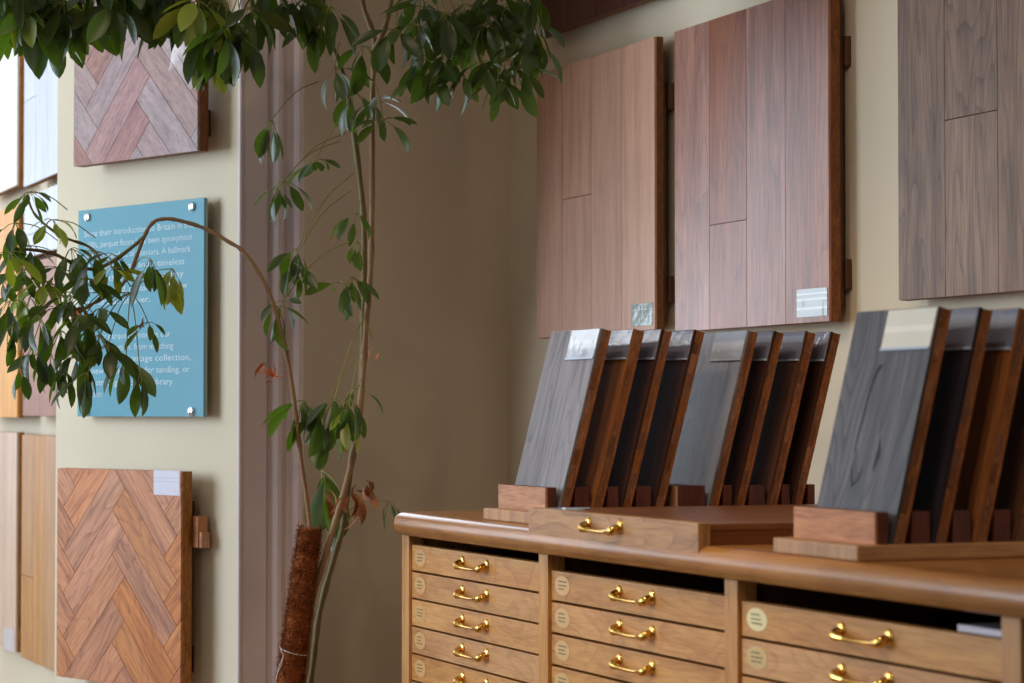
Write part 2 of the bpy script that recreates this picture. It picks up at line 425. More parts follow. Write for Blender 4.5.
def herringbone(x0, x1, z0, z1, ax, az_, w=.071, n=4, gap=.0007):
    out = []; s2 = math.sqrt(.5); Lg = w*n
    for m in range(-8, 9):
        for k in range(-30, 31):
            bx, by = k*w+m*Lg, k*w-m*Lg
            for (a, b, c, d, g) in ((bx, by, bx+Lg, by+w, 0), (bx+Lg, by+w-Lg, bx+Lg+w, by+w, 1)):
                a += gap; b += gap; c -= gap; d -= gap
                poly = [((p-q_)*s2+ax, (p+q_)*s2+az_) for p, q_ in ((a, b), (c, b), (c, d), (a, d))]
                cl = clip_rect(poly, x0, x1, z0, z1)
                if len(cl) >= 3: out.append((cl, (s2, s2) if g == 0 else (-s2, s2), random.random()))
    return out

M['p1'] = wood('pale_oak_planks', (210, 170, 146), (198, 156, 132), (176, 134, 112), rough=.45, fine=190, med=9, along=1.0, pores=.3, varv=.07, vars_=.08, cath=.35)
M['p2'] = wood('reddish_oak_planks', (182, 122, 92), (158, 100, 76), (118, 74, 60), rough=.3, fine=140, med=11, along=1.4, pores=.5, varv=.16, vars_=.2, cath=.8, spec=.5)
M['p3'] = wood('grey_oak_planks', (150, 124, 104), (126, 102, 86), (88, 70, 60), rough=.5, fine=130, med=13, along=1.4, pores=.6, varv=.17, vars_=.15, cath=1.1)
M['p0'] = wood('dark_walnut_planks', (92, 48, 44), (76, 36, 34), (54, 24, 24), rough=.4, varv=.06)
M['h1'] = wood('orange_oak_herringbone', (214, 148, 102), (196, 130, 88), (150, 94, 66), rough=.42, fine=150, med=14, along=2.4, pores=.4, varv=.06, vars_=.1, cath=1.0, huev=.003)
M['h2'] = wood('plum_oak_herringbone', (178, 142, 134), (156, 120, 116), (122, 92, 94), rough=.42, fine=110, med=20, along=6, pores=.5, varv=.09, vars_=.5, cath=.3, huev=.015)
M['f1'] = wood('whitewashed_planks', (236, 230, 220), (228, 222, 212), (212, 204, 194), rough=.5, varv=.04, pores=.2)
M['f2'] = wood('pale_blue_grey_planks', (206, 212, 222), (196, 202, 214), (176, 184, 198), rough=.45, varv=.06, pores=.25)
M['f3'] = wood('blush_oak_planks', (214, 190, 172), (204, 178, 158), (186, 158, 138), rough=.5, varv=.04, pores=.2)
M['f4'] = wood('natural_oak_planks', (198, 152, 106), (182, 136, 92), (158, 112, 74), rough=.5, varv=.05, pores=.25)
M['f5'] = wood('amber_oak_planks', (226, 170, 98), (214, 154, 84), (190, 128, 66), rough=.45, varv=.05, pores=.2)
M['f6'] = wood('russet_oak_planks', (172, 112, 84), (150, 92, 68), (120, 70, 52), rough=.45, varv=.08)

OFF = .055
# right wall ------------------------------------------------------------
def rp(u, v=413): return hit('right', u, v, OFF)
HP = .66
x0, x1 = rp(537)[0], rp(655)[0]; z0 = rp(537, 338)[1]; z1 = rp(548, 69.5)[1]
t = plank_tiles(x0, x1, z0, z1, [rp(562.5)[0], rp(591.3)[0], rp(621.7)[0]], {1: [rp(577, 196)[1]]}, bright={(0, 0): .2, (1, 0): .6, (1, 1): .5, (2, 0): .75, (3, 0): .8})
r, xm, zb = make_panel('right', 'wood_sample_panel', 'pale pinkish plank panel nearest the wall corner, with a grey-green card', x0, x1, z0, z1, OFF, t, M['p1'], edge=.022, grp='plank panels on the back wall')
card_on(r, rp(632)[0]-xm, rp(653)[0]-xm, .012, rp(640, 303)[1]-zb, -OFF, M['card_g'], label='grey-green printed card')
HP = z1-z0
x0, x1 = rp(675)[0], rp(829.5)[0]; z0 = rp(677, 331.5)[1]; z1 = rp(674, 30)[1]
t = plank_tiles(x0, x1, z0, z1, [rp(710)[0], rp(747)[0], rp(786)[0]], {1: [rp(730, 221.5)[1]]}, bright={(0, 0): .7, (1, 0): .35, (1, 1): .1, (2, 0): .85, (3, 0): .45})
r, xm, zb = make_panel('right', 'wood_sample_panel', 'reddish brown plank panel with a silver card, hanging above the far board stands', x0, x1, z0, z1, OFF, t, M['p2'], edge=.026, grp='plank panels on the back wall')
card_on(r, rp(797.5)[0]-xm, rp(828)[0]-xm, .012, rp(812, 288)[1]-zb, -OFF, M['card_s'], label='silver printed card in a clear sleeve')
x0 = rp(899)[0]; x1 = x0+.68; z0 = rp(902, 300)[1]; z1 = z0+.66
t = plank_tiles(x0, x1, z0, z1, [rp(946)[0], rp(999)[0], rp(999)[0]+.165], {1: [rp(972, 114)[1]]}, bright={(0, 0): .35, (1, 0): .9, (1, 1): .5, (2, 0): .4})
make_panel('right', 'wood_sample_panel', 'greyish brown oak plank panel at the right edge of the back wall', x0, x1, z0, z1, OFF, t, M['p3'], edge=.022, grp='plank panels on the back wall')
x0 = rp(540.5)[0]; x1 = x0+.67; z0 = rp(540, 36)[1]; z1 = z0+.66
t = plank_tiles(x0, x1, z0, z1, [x0+.17, x0+.34, x0+.5], {})
make_panel('right', 'wood_sample_panel', 'dark plum brown panel hanging highest, above the pale plank panel', x0, x1, z0, z1, OFF, t, M['p0'], edge=.022)

# pier -------------------------------------------------------------------
OP = .07
def pp_(u, v, off=OP): return hit('pier', u, v, off)
x0, x1 = pp_(58, 470)[0], pp_(181.5, 470)[0]; z1 = pp_(60, 467.5)[1]; z0 = pp_(57.5, 674.5)[1]
a = pp_(76, 528.7)
t = herringbone(x0, x1, z0, z1, a[0], a[1])
r, xm, zb = make_panel('pier', 'herringbone_sample_panel', 'orange oak herringbone panel on the pier below the blue sign', x0, x1, z0, z1, OP, t, M['h1'], edge=.03, battens=2, grp=None, edge_mat=M['edge_lit'])
card_on(r, pp_(154.5, 480)[0]-xm, pp_(180.5, 480)[0]-xm, pp_(167, 494.5)[1]-zb, pp_(167, 470)[1]-zb, -OP, M['card_w'], label='small white card in a sleeve')
q = MB(); za = pp_(190, 548)[1]-zb; zc_ = pp_(190, 516)[1]-zb
q.box((x1-xm+.002, -OP+.03, za), (x1-xm+.022, -.012, zc_), grain=0, rnd=.8); q.box((x1-xm+.022, -OP+.033, za), (x1-xm+.032, -.014, (za+zc_)/2), grain=0, rnd=.6)
q.build('wooden_hook', M['block'], r, .002)
x0, x1 = pp_(72.5, 100)[0], pp_(196.5, 100)[0]; z0 = pp_(72.5, 165.5)[1]; z1 = z0+.50
a = pp_(96.4, 127.6)
t = herringbone(x0, x1, z0, z1, a[0], a[1], w=.073)
make_panel('pier', 'herringbone_sample_panel', 'plum and pink herringbone panel on the pier above the blue sign, under hanging leaves', x0, x1, z0, z1, OP, t, M['h2'], edge=.03, battens=1)

# blue acrylic sign -------------------------------------------------------
OS = .035
M['blue'] = plain('pale_blue_acrylic', (104, 162, 180), .22, 0, .5, 0)
M['edgeblue'] = plain('acrylic_edge', (170, 176, 168), .3)
M['letter'] = plain('white_lettering', (196, 214, 222), .5)
xs0, xs1 = hit('pier', 77.5, 300, OS)[0], hit('pier', 203.5, 300, OS)[0]
zs1 = hit('pier', 77.5, 210, OS)[1]; zs0 = hit('pier', 77, 416, OS)[1]
O, th = face_frame('pier'); exv = Vector((math.cos(th), math.sin(th), 0))
sxm = (xs0+xs1)/2
sign = empty('wall_sign', O+exv*sxm+Vector((0, 0, zs0)), th, 'pale blue text sign held on the pier by four steel studs, leaves hanging over it', 'sign')
sw, sh = xs1-xs0, zs1-zs0
q = MB(); q.box((-sw/2, -OS, 0), (sw/2, -OS+.006, sh)); q.build('acrylic_face', M['blue'], sign, .0006)
q = MB(); q.box((-sw/2+.001, -OS+.0062, .001), (sw/2-.001, -OS+.011, sh-.001)); q.build('backing_sheet', M['edgeblue'], sign)
for sx in (-1, 1):
    for zz in (.012, sh-.018):
        q = MB(); Mx = Matrix.Translation((sx*(sw/2-.042), -OS-.006, zz)) @ Matrix.Rotation(-math.pi/2, 4, 'X')
        q.lathe([(0, 0), (.009, 0), (.0105, .0015), (.0105, .006)], Mx, 18); q.lathe([(.006, .017), (.006, .04)], Mx, 12)
        q.build('steel_stud', M['steel'], sign)
lines = ['Since their introduction to Britain in the', '1600s, parquet floors have been synonymous', 'with the grandest of interiors. A hallmark',
         'of sophistication and a timeless', 'quality that lasts, today they', 'are reclaimed, restored and now', 'as popular as ever.', '', '',
         'See your parquet options in our', 'parquet collection, from matching', 'blocks in our vintage collection,', 'to new blocks ready for sanding, or',
         'our striking yet simple library', 'collection.']
ends = [193, 192, 190.5, 184, 183.5, 187, 150, 0, 0, 170.5, 173.5, 191, 190, 173, 103]
z_first = hit('pier', 84, 236.5, OS)[1]-zs0; z_last = hit('pier', 84, 396.5, OS)[1]-zs0
xl = hit('pier', 83.5, 300, OS)[0]-sxm
rows = {0: 0, 1: 1, 2: 2, 3: 3, 4: 4, 5: 5, 6: 6, 9: 9, 10: 10, 11: 11, 12: 12, 13: 13, 14: 14}
q = MB()
for i, s_ in enumerate(lines):
    if not s_: continue
    cu = bpy.data.curves.new('txt', 'FONT'); cu.body = s_; cu.size = .021; cu.resolution_u = 2; cu.fill_mode = 'FRONT'
    to = bpy.data.objects.new('txt', cu); C.objects.link(to); bpy.context.view_layer.update()
    me = bpy.data.meshes.new_from_object(to.evaluated_get(bpy.context.evaluated_depsgraph_get()))
    wd = max(v.co.x for v in me.vertices); tgt = hit('pier', ends[i], 300, OS)[0]-sxm-xl
    k = tgt/wd
    zz = z_first+(z_last-z_first)*i/14
    for p in me.polygons:
        pts = [me.vertices[j].co for j in p.vertices]
        q.face([(xl+c.x*k, -OS-.0006, zz+c.y) for c in pts], [(0, 0)]*len(pts))
    bpy.data.objects.remove(to); bpy.data.curves.remove(cu); bpy.data.meshes.remove(me)
q.build('lettering', M['letter'], sign)

# far left wall -----------------------------------------------------------
def fl(u, v): return hit('farleft', u, v, .07)
def flpanel(label, ua, ub, vz0, vz1, uref, mat, width=None, hh=None, seams=1, group=None):
    x1 = fl(ub, 400)[0]; x0 = fl(ua, 400)[0] if ua is not None else x1-width
    z0 = fl(uref, vz0)[1] if vz0 is not None else fl(uref, vz1)[1]-hh
    z1 = fl(uref, vz1)[1] if vz1 is not None else z0+hh
    t = plank_tiles(x0, x1, z0, z1, [x0+(x1-x0)*(i+1)/(seams+1) for i in range(seams)], {0: [z0+(z1-z0)*.37]})
    return make_panel('farleft', 'wood_sample_panel', label, x0, x1, z0, z1, .07, t, mat, edge=.022, edge_mat=M['edge_lit'])
E57 = 72
flpanel('whitewashed plank panel at the top left corner of the picture', None, 15.8, 190.5, None, 2, M['f1'], width=.62, hh=.66, seams=3)
flpanel('pale blue-grey plank panel left of the plum herringbone panel', 22.5, E57, 186, None, 24, M['f2'], hh=.66, seams=3)
r, xm, zb = flpanel('blush pink oak panel at the lower left edge with a small white card', None, 17.2, 647, 431.5, 8, M['f3'], width=.62, seams=3)
card_on(r, fl(6, 640)[0]-xm, fl(15.5, 640)[0]-xm, fl(10, 649)[1]-zb, fl(10, 627)[1]-zb, -.07, M['card_w'], label='small white card')
flpanel('natural oak plank panel left of the orange herringbone panel', 22.5, E57, 656, 434, 24, M['f4'], seams=3)
flpanel('amber oak panel at the left edge behind the hanging leaves', None, 17.5, 417, None, 8, M['f5'], width=.62, hh=.62, seams=2)
flpanel('russet oak panel low behind the hanging leaves, left of the sign', 23, E57, 415.5, 262, 30, M['f6'], seams=2)
flpanel('lilac white plank panel behind the upper hanging leaves, left of the sign', 23, E57, 256, 194, 30, M['f2'], seams=3)

# ------------------------------------------------------------------ plan chest
XF = 1.64                               # drawer front plane
YE = y_on_x(403, XF)                    # far left end
yA = y_on_x(539.5, XF); yB = y_on_x(725, XF); yC = y_on_x(1001, XF)
PITCHY = (YE-yC-.04)/3
ZT = .957
chest = empty('plan_chest', ((XF+2.4)/2, (YE+yC)/2-.02, 0), 0, 'honey oak plan chest of shallow brass-handled drawers along the back wall', 'drawers')
cl = chest.location
def cb(mb, a, b, **k): mb.box([a[i]-cl[i] for i in range(3)], [b[i]-cl[i] for i in range(3)], **k)
stile_w = .04
stiles = [YE, yA, yB, yC]      # far side of each stile (larger Y)
for i, y in enumerate(stiles):
    q = MB(); cb(q, (XF-.002, y, 0), (XF+.03, y-stile_w, .9115), rnd=.3+.1*i); q.build('stile', M['cab'], chest, .001)
    q = MB(); cb(q, (XF+.0305, y-(.0 if i == 0 else .01), 0), (2.38, y-stile_w+(.0 if i == 3 else .01), .9115), rnd=.4)
    q.build('partition' if 0 < i < 3 else 'side_panel', M['cab'] if i in (0, 3) else M['cab_in'], chest)
q = MB(); cb(q, (2.38, YE, 0), (2.395, yC-stile_w, .9115)); q.build('back_panel', M['cab_in'], chest)
q = MB(); cb(q, (XF+.02, YE-.04, 0), (XF+.04, yC, .125), grain=1); q.build('plinth', M['cab'], chest)

def handle_mesh():
    q = MB(); hw = .06
    for s in (-1, 1):
        Mx = Matrix.Translation((0, s*hw, .006)) @ Matrix.Rotation(-math.pi/2, 4, 'Y')
        q.lathe([(0, .0045), (.006, .004), (.0095, .0025), (.0105, .001), (.0105, 0)], Mx, 20)
    pts = []; rad = []
    ctrl = [(0, -.060, .005, .0052), (-.005, -.0602, .0045, .0050), (-.009, -.0602, .003, .0058), (-.0125, -.0585, .0, .0070), (-.0135, -.053, -.002, .0070), (-.0138, -.044, -.003, .0052),
            (-.0136, -.032, -.0036, .0036), (-.0135, -.016, -.004, .0029), (-.0135, 0, -.0042, .0027)]
    full = ctrl+[(x, -y, z, r) for x, y, z, r in ctrl[-2::-1]]
    # smooth by Catmull-Rom
    V = [Vector(c[:3]) for c in full]; R = [c[3] for c in full]
    for i in range(len(V)-1):
        p0, p1, p2, p3 = V[max(i-1, 0)], V[i], V[i+1], V[min(i+2, len(V)-1)]
        for k in range(4):
            t = k/4
            pts.append(.5*((2*p1)+(p2-p0)*t+(2*p0-5*p1+4*p2-p3)*t*t+(3*p1-p0-3*p2+p3)*t**3)); rad.append(R[i]*(1-t)+R[i+1]*t)
    pts.append(V[-1]); rad.append(R[-1])
    q.tube(pts, rad, 12)
    return q
sticker_cols = [(228, 212, 156), (206, 172, 112), (206, 158, 100), (210, 166, 108)]
M['st'] = [plain('oval_sticker_%s' % n, c, .45) for n, c in zip(('cream', 'gold', 'tan', 'pale'), sticker_cols)]
M['ink'] = plain('green_ink', (110, 118, 78), .6)
h0 = None; protoSt = {}
def sticker(parent, y, z, w, h, mat, seed):
    rr = random.Random(seed)
    q = MB(); n = 24
    ring = [(-.0006, y+math.cos(2*math.pi*i/n)*w/2, z+math.sin(2*math.pi*i/n)*h/2) for i in range(n)]
    q.face(ring, [(0, 0)]*n)
    o = q.build('sticker', mat, parent)
    q = MB()
    for row in (.18, -.02, -.2):
        yy = y+w*.26; L_ = w*(.5 if row else .56)*rr.uniform(.7, 1)
        x = 0
        while x < L_:
            ww = rr.uniform(.003, .007)
            q.face([(-.0011, yy-x, z+h*row), (-.0011, yy-x-ww, z+h*row), (-.0011, yy-x-ww, z+h*row+.0022), (-.0011, yy-x, z+h*row+.0022)], [(0, 0)]*4)
            x += ww+.0015
    q.build('writing', M['ink'], o)
ZD = .888; PD = .0538; FRH = .0495
hm = handle_mesh()
for c in range(3):
    yl = stiles[c]-stile_w-.002; yr = stiles[c+1]+.003
    for rw in range(14):
        zt = ZD+(.0065, -.003, -.006)[c]-rw*(PD-(.0006, 0, 0)[c]); zb_ = zt-FRH; zc = (zt+zb_)/2; ym = (yl+yr)/2
        dr = empty('drawer', (XF+.004-cl.x, ym-cl.y, zb_-cl.z)); dr.parent = chest
        q = MB(); q.box((0, (yl-yr)/2, 0), (.018, -(yl-yr)/2, FRH), grain=1); fr = q.build('drawer_front', M['cab'], dr, .0008)
        if rw == 0:
            q = MB(); a_ = (yl-yr)/2-.012
            q.box((.0185, a_-.012, 0), (.68, a_, FRH-.012), grain=0); q.box((.0185, -a_, 0), (.68, -a_+.012, FRH-.012), grain=0)
            q.box((.0185, -a_+.012, 0), (.68, a_-.012, .006), grain=0); q.build('drawer_box', M['cab_in'], dr)
        if h0 is None:
            h0 = hm.build('handle', M['brass'], dr); h0['label'] = 'polished brass swan-neck handle'
            ho = h0
        else:
            ho = h0.copy(); C.objects.link(ho); ho.parent = dr
        ho.location = (0, -.012, FRH*.52)
        if rw < 6:
            mt = M['st'][0] if (c == 2 and rw == 0) else M['st'][1] if c == 2 else M['st'][3] if c == 1 else M['st'][2]
            sticker(dr, (yl-yr)/2-.047, FRH*.53, .062, .033, mt, c*20+rw)
q = MB(); q.box((XF+.012, yC+.005, ZD-.004), (XF+.25, yC+.115, ZD+.004)); tag(q.build('paper_card', M['card_w']), 'white card edge sticking up out of the top right drawer', 'card')

# worktop with rounded nosing --------------------------------------------
def worktop():
    X0, X1 = XF-.028, XW-.004; Y1 = YE+.028; Y0 = yC-.9; R = .06; r = .0225
    q = MB(); rings = []
    def outline(ins):
        pts = []
        def arc(cx, cy, a0, a1):
            for i in range(9):
                a = (a0+(a1-a0)*i/8)*D2R; pts.append((cx+(R-ins)*math.cos(a), cy+(R-ins)*math.sin(a)))
        pts.append((X1, Y1-ins)); arc(X0+R, Y1-R, 90, 180); arc(X0+R, Y0+R, 180, 270); pts.append((X1, Y0+ins))
        return pts
    prof_ = [(r*(1-math.cos(a*D2R)), r*math.sin(a*D2R)) for a in range(-90, 91, 15)]
    zc = ZT-r
    for ins, h in prof_:
        rings.append([(x, y, zc+h) for x, y in outline(ins)])
    n = len(rings[0]); verts = [p for rg in rings for p in rg]; uvs = [(p[0]+p[2], p[1]) for p in verts]
    faces = [(i*n+k, (i+1)*n+k, (i+1)*n+k+1, i*n+k+1) for i in range(len(rings)-1) for k in range(n-1)]
    q.shared(verts, faces, uvs, .5, 0, True)
    q.face(rings[-1][::-1], [(p[0], p[1]) for p in rings[-1][::-1]], .5, 0, False)
    q.face(rings[0], [(p[0], p[1]) for p in rings[0]], .5, 0, False)
    o = q.build('worktop', M['top']); tag(o, 'long varnished oak worktop with a rounded front edge lying on the plan chest', 'worktop')
    return o
worktop()

# drawer standing on the worktop ------------------------------------------
XT = XF-.022
ty0, ty1 = y_on_x(530, XT), y_on_x(699.5, XT); zt0 = .9415; zt1 = .9905
M['tray'] = wood('golden_oak_drawer', (196, 146, 88), (178, 128, 74), (140, 94, 50), rough=.4, fine=190, med=12, along=2.2, pores=.4, varv=.06, cath=1.2, bump=.1)
M['traytop'] = wood('red_brown_lid', (146, 96, 62), (130, 82, 52), (104, 62, 40), rough=.35, fine=200, med=9, along=1.4, pores=.3, varv=.05)
tray = empty('display_drawer', ((XT+2.0)/2, (ty0+ty1)/2, ZT), 0, 'shallow oak drawer with brass handle laid on top of the worktop', 'drawer')
tl = tray.location
def tb(mb, a, b, **k): mb.box([a[i]-tl[i] for i in range(3)], [b[i]-tl[i] for i in range(3)], **k)
q = MB(); tb(q, (XT-.003, ty0, zt0), (XT+.0175, ty1, zt1), grain=1); q.build('front_panel', M['tray'], tray, .001)
q = MB(); tb(q, (XT+.018, ty0-.004, ZT+.0005), (2.24, ty0-.02, zt1-.012), grain=0); q.build('side', M['cab_in'], tray)
q = MB(); tb(q, (XT+.018, ty1+.02, ZT+.0005), (2.24, ty1+.004, zt1-.012), grain=0); q.build('side', M['traytop'], tray)
q = MB(); tb(q, (XT+.018, ty0-.003, zt1-.0118), (2.25, ty1+.002, zt1-.002), grain=0); q.build('lid', M['traytop'], tray, .001)
hh_ = h0.copy(); C.objects.link(hh_); hh_.parent = tray; hh_.location = (XT-.003-tl.x, 0-.0, (zt0+zt1)/2-tl.z+.002); hh_.location.y = y_on_x(604, XT-.003)-tl.y
M['sleeve'] = plain('clear_plastic_sleeve', (178, 192, 214), .12, 0, .8)
q = MB(); zz = zt1-.002; b_ = ty0
q.box((XT+.02, y_on_x(543, XT+.02), zz), (XT+.055, y_on_x(585, XT+.055), zz+.0015)); q.box((XT+.03, y_on_x(562, XT+.03), zz+.0015), (XT+.075, y_on_x(590, XT+.075), zz+.004))
tag(q.build('plastic_sleeve', M['sleeve']), 'small clear plastic sleeve lying on the display drawer at the foot of the first boards', 'sleeve')

# ------------------------------------------------------------------ sample boards in comb stands
TOPS = {}
def boardmat(key, l, m_, d, **k): M['b_'+key] = wood('board_'+key, l, m_, d, **k)
boardmat('grey', (138, 132, 134), (120, 114, 118), (82, 78, 84), rough=.42, fine=160, med=14, along=2, pores=.5, varv=.03, cath=1.2)
boardmat('charcoal', (96, 88, 92), (70, 64, 68), (34, 30, 34), rough=.5, fine=130, med=12, along=1.8, pores=.6, varv=.03, cath=2.0)
boardmat('brown', (170, 112, 66), (146, 92, 52), (110, 66, 36), rough=.7, pores=.3, varv=.03, spec=.08)
boardmat('dark', (84, 52, 40), (66, 40, 31), (46, 28, 22), rough=.7, pores=.3, varv=.03, spec=.08)
boardmat('umber', (108, 72, 52), (88, 56, 40), (64, 40, 28), rough=.7, pores=.3, varv=.03, spec=.08)
boardmat('ink', (58, 50, 58), (46, 39, 46), (30, 26, 32), rough=.7, pores=.3, varv=.03, spec=.08)
boardmat('taupe', (128, 104, 90), (108, 86, 74), (82, 64, 54), rough=.7, pores=.3, varv=.03, spec=.08)
LEAN = 14.6*D2R
def board(xb, yfar, w, L_, zb, mat, cardm, label, group, th=.0205, lean=LEAN, card_frac=(.36, 1.0), ch=.052):
    """leaning sample board: xb = x of the foot of its front face; face looks towards -x and up"""
    root = empty('sample_board', (xb, yfar-w/2, zb), 0, label, 'sample board', group)
    Rm = Matrix.Rotation(lean, 4, 'Y')     # top leans towards +x
    def bx(mb, a, b, **k): mb.box(a, b, M=Rm, **k)
    q = MB(); bx(q, (0, -w/2, .001), (.0045, w/2, L_), grain=2, rnd=.5); q.build('veneer', mat, root, .0008)
    q = MB(); zc_ = .001
    while zc_ < L_-.001:
        z2 = min(L_-.0005, zc_+random.uniform(.018, .05))
        bx(q, (.0047, -w/2+.0005, zc_), (th-.005, w/2-.0005, z2), grain=2); zc_ = z2
    bx(q, (th-.0049, -w/2, .001), (th, w/2, L_), grain=2, rnd=.93)
    q.build('plywood_core', M['edge'], root, .0006)
    # card in a sleeve near the top, on the side closest to the room
    y0 = w/2-card_frac[0]*w; y1 = w/2-card_frac[1]*w+.001; z0 = L_-ch-.003; z1 = L_-.002
    q = MB(); pts = [(y0, z0), (y1, z0), (y1, z1), (y0, z1)]
    q.face([Rm @ Vector((-.0022, p[0], p[1])) for p in pts], [(0, 0), (1, 0), (1, 1), (0, 1)])
    for i in range(4):
        p, p2 = pts[i], pts[(i+1) % 4]
        q.face([Rm @ Vector(v) for v in ((-.0022, *p), (-.0001, *p), (-.0001, *p2), (-.0022, *p2))], [(0, .02)]*4)
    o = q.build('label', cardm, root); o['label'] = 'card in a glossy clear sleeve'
    q = MB(); q.box((-.0035, y0, z0-.002), (-.0002, y1, z0+.0015), M=Rm); q.build('sleeve_lip', M['sleeve'], o)
    return root
def stand(x0, x1, yfar, w, zb, blocks, label, base_h=.0215, blk_h=.0425):
    root = empty('board_stand', ((x0+x1)/2, yfar-w/2, zb), 0, label, 'board stand')
    l = root.location
    q = MB(); q.box((x0-l.x, w/2+.002, 0), (x1-l.x, -w/2-.002, base_h), grain=0, rnd=.55); q.build('base', M['base'], root, .003)
    for k, (a, b) in enumerate(blocks):
        if k == 0:
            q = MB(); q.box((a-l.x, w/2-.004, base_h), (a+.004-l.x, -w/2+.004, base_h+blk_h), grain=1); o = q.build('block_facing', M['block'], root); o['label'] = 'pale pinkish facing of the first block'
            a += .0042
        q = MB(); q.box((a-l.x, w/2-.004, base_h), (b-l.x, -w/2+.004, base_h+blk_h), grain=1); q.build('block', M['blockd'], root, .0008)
    return root
def xfoot(u, yy):   # x of a face foot whose room-side edge shows at column u
    return yy*math.tan(azu(u))
# far stands
wS = .225
yfA = 4.145; ynA = yfA-.222
BL = .333
zA = ZT+.0215
tops = [601.5, 634, 662.5, 694.5, 748.5, 774, 806.5, 831]
dx = math.sin(LEAN)*BL
feet = [ynA*math.tan(azu(u))-dx for u in tops]
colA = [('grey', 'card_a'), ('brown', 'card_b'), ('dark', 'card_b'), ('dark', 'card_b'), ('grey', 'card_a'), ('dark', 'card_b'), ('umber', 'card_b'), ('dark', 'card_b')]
labA = ['pale grey sample board at the left end of the far row, whole face showing',
        'warm brown sample board directly behind the leftmost grey board',
        'dark sample board third from the left on the far stand, between brown and dark boards',
        'dark sample board standing just left of the second grey-faced board',
        'grey sample board in the middle of the far row, wide face showing',
        'dark sample board directly behind the middle grey board',
        'umber sample board, second from last at the right end of the far row',
        'last dark sample board at the right end of the far row']
thk = .0205
for i, f in enumerate(feet):
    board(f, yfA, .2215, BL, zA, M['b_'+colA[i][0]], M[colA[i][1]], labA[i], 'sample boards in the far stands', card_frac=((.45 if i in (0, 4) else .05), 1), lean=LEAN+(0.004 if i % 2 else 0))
def blocks_between(fs, x_start, x_end):
    out = [(x_start, fs[0]-.003)]
    for i in range(len(fs)-1):
        a = fs[i]+thk/math.cos(LEAN)+.0125; b = fs[i+1]-.002
        out.append((a, b))
    return out+[(fs[-1]+thk+.012, x_end)]
f1 = feet[:4]; f2 = feet[4:]
stand(1.652, f1[-1]+.042, yfA, wS, ZT, [(1.68, f1[0]-.002)]+blocks_between(f1, 0, 0)[1:-1]+[], 'brown wooden comb stand at the left end of the worktop holding four boards')
gap0 = f1[-1]+.045
stand(gap0, f2[-1]+.052, yfA, wS, ZT, [(gap0+.002, f2[0]-.004)]+blocks_between(f2, 0, 0)[1:-1]+[(f2[-1]+.036, f2[-1]+.05)], 'brown wooden comb stand behind the display drawer holding four boards near the wall')
# near stand
yfB = 3.005; ynB = yfB-.224
topsB = [940, 981, 1021]; dxB = math.sin(13.6*D2R)*.323
feetB = [ynB*math.tan(azu(u))-dxB for u in topsB]; feetB.append(feetB[-1]+.0625)
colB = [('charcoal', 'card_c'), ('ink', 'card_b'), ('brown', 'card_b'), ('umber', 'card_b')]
labB = ['charcoal sample board with a crack and knot at the front of the near stand', 'blue-black sample board directly behind the cracked charcoal board',
        'brown sample board third in the near stand, with a pale card at its top', 'umber sample board at the right edge of the picture, last in the near stand']
for i, f in enumerate(feetB):
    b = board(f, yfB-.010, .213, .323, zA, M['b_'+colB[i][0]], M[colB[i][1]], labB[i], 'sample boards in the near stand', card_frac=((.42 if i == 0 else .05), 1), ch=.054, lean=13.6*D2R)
    if i == 0:
        M['crack'] = plain('dark_crack', (38, 34, 38), .8)
        Rm = Matrix.Rotation(13.6*D2R, 4, 'Y')
        q = MB()
        def ribbon(pts, wd):
            for k in range(len(pts)-1):
                (a, za_), (c, zc2) = pts[k], pts[k+1]; w0, w1 = wd[k], wd[k+1]
                q.face([Rm @ Vector((-.0003, a+w0, za_)), Rm @ Vector((-.0003, a-w0, za_)), Rm @ Vector((-.0003, c-w1, zc2)), Rm @ Vector((-.0003, c+w1, zc2))], [(0, 0)]*4)
        ribbon([(.010, .245), (.020, .232), (.026, .215), (.029, .19), (.031, .165), (.034, .14), (.036, .12)], [.006, .0034, .0022, .0018, .0020, .0018, .0008])
        ribbon([(-.025, .145), (-.028, .13), (-.029, .12), (-.026, .105), (-.024, .095)], [.0006, .0030, .0055, .0028, .0006])
        ribbon([(.034, .105), (.03, .088), (.022, .075), (.01, .085), (.004, .1)], [.0009, .0018, .002, .0014, .0008])
        q.build('knot', M['crack'], b)
stand(1.63, feetB[-1]+.06, yfB, wS, ZT, [(1.66, feetB[0]-.002)]+blocks_between(feetB, 0, 0)[1:-1]+[(feetB[-1]+.036, feetB[-1]+.058)], 'brown wooden comb stand at the right front of the worktop holding four boards')

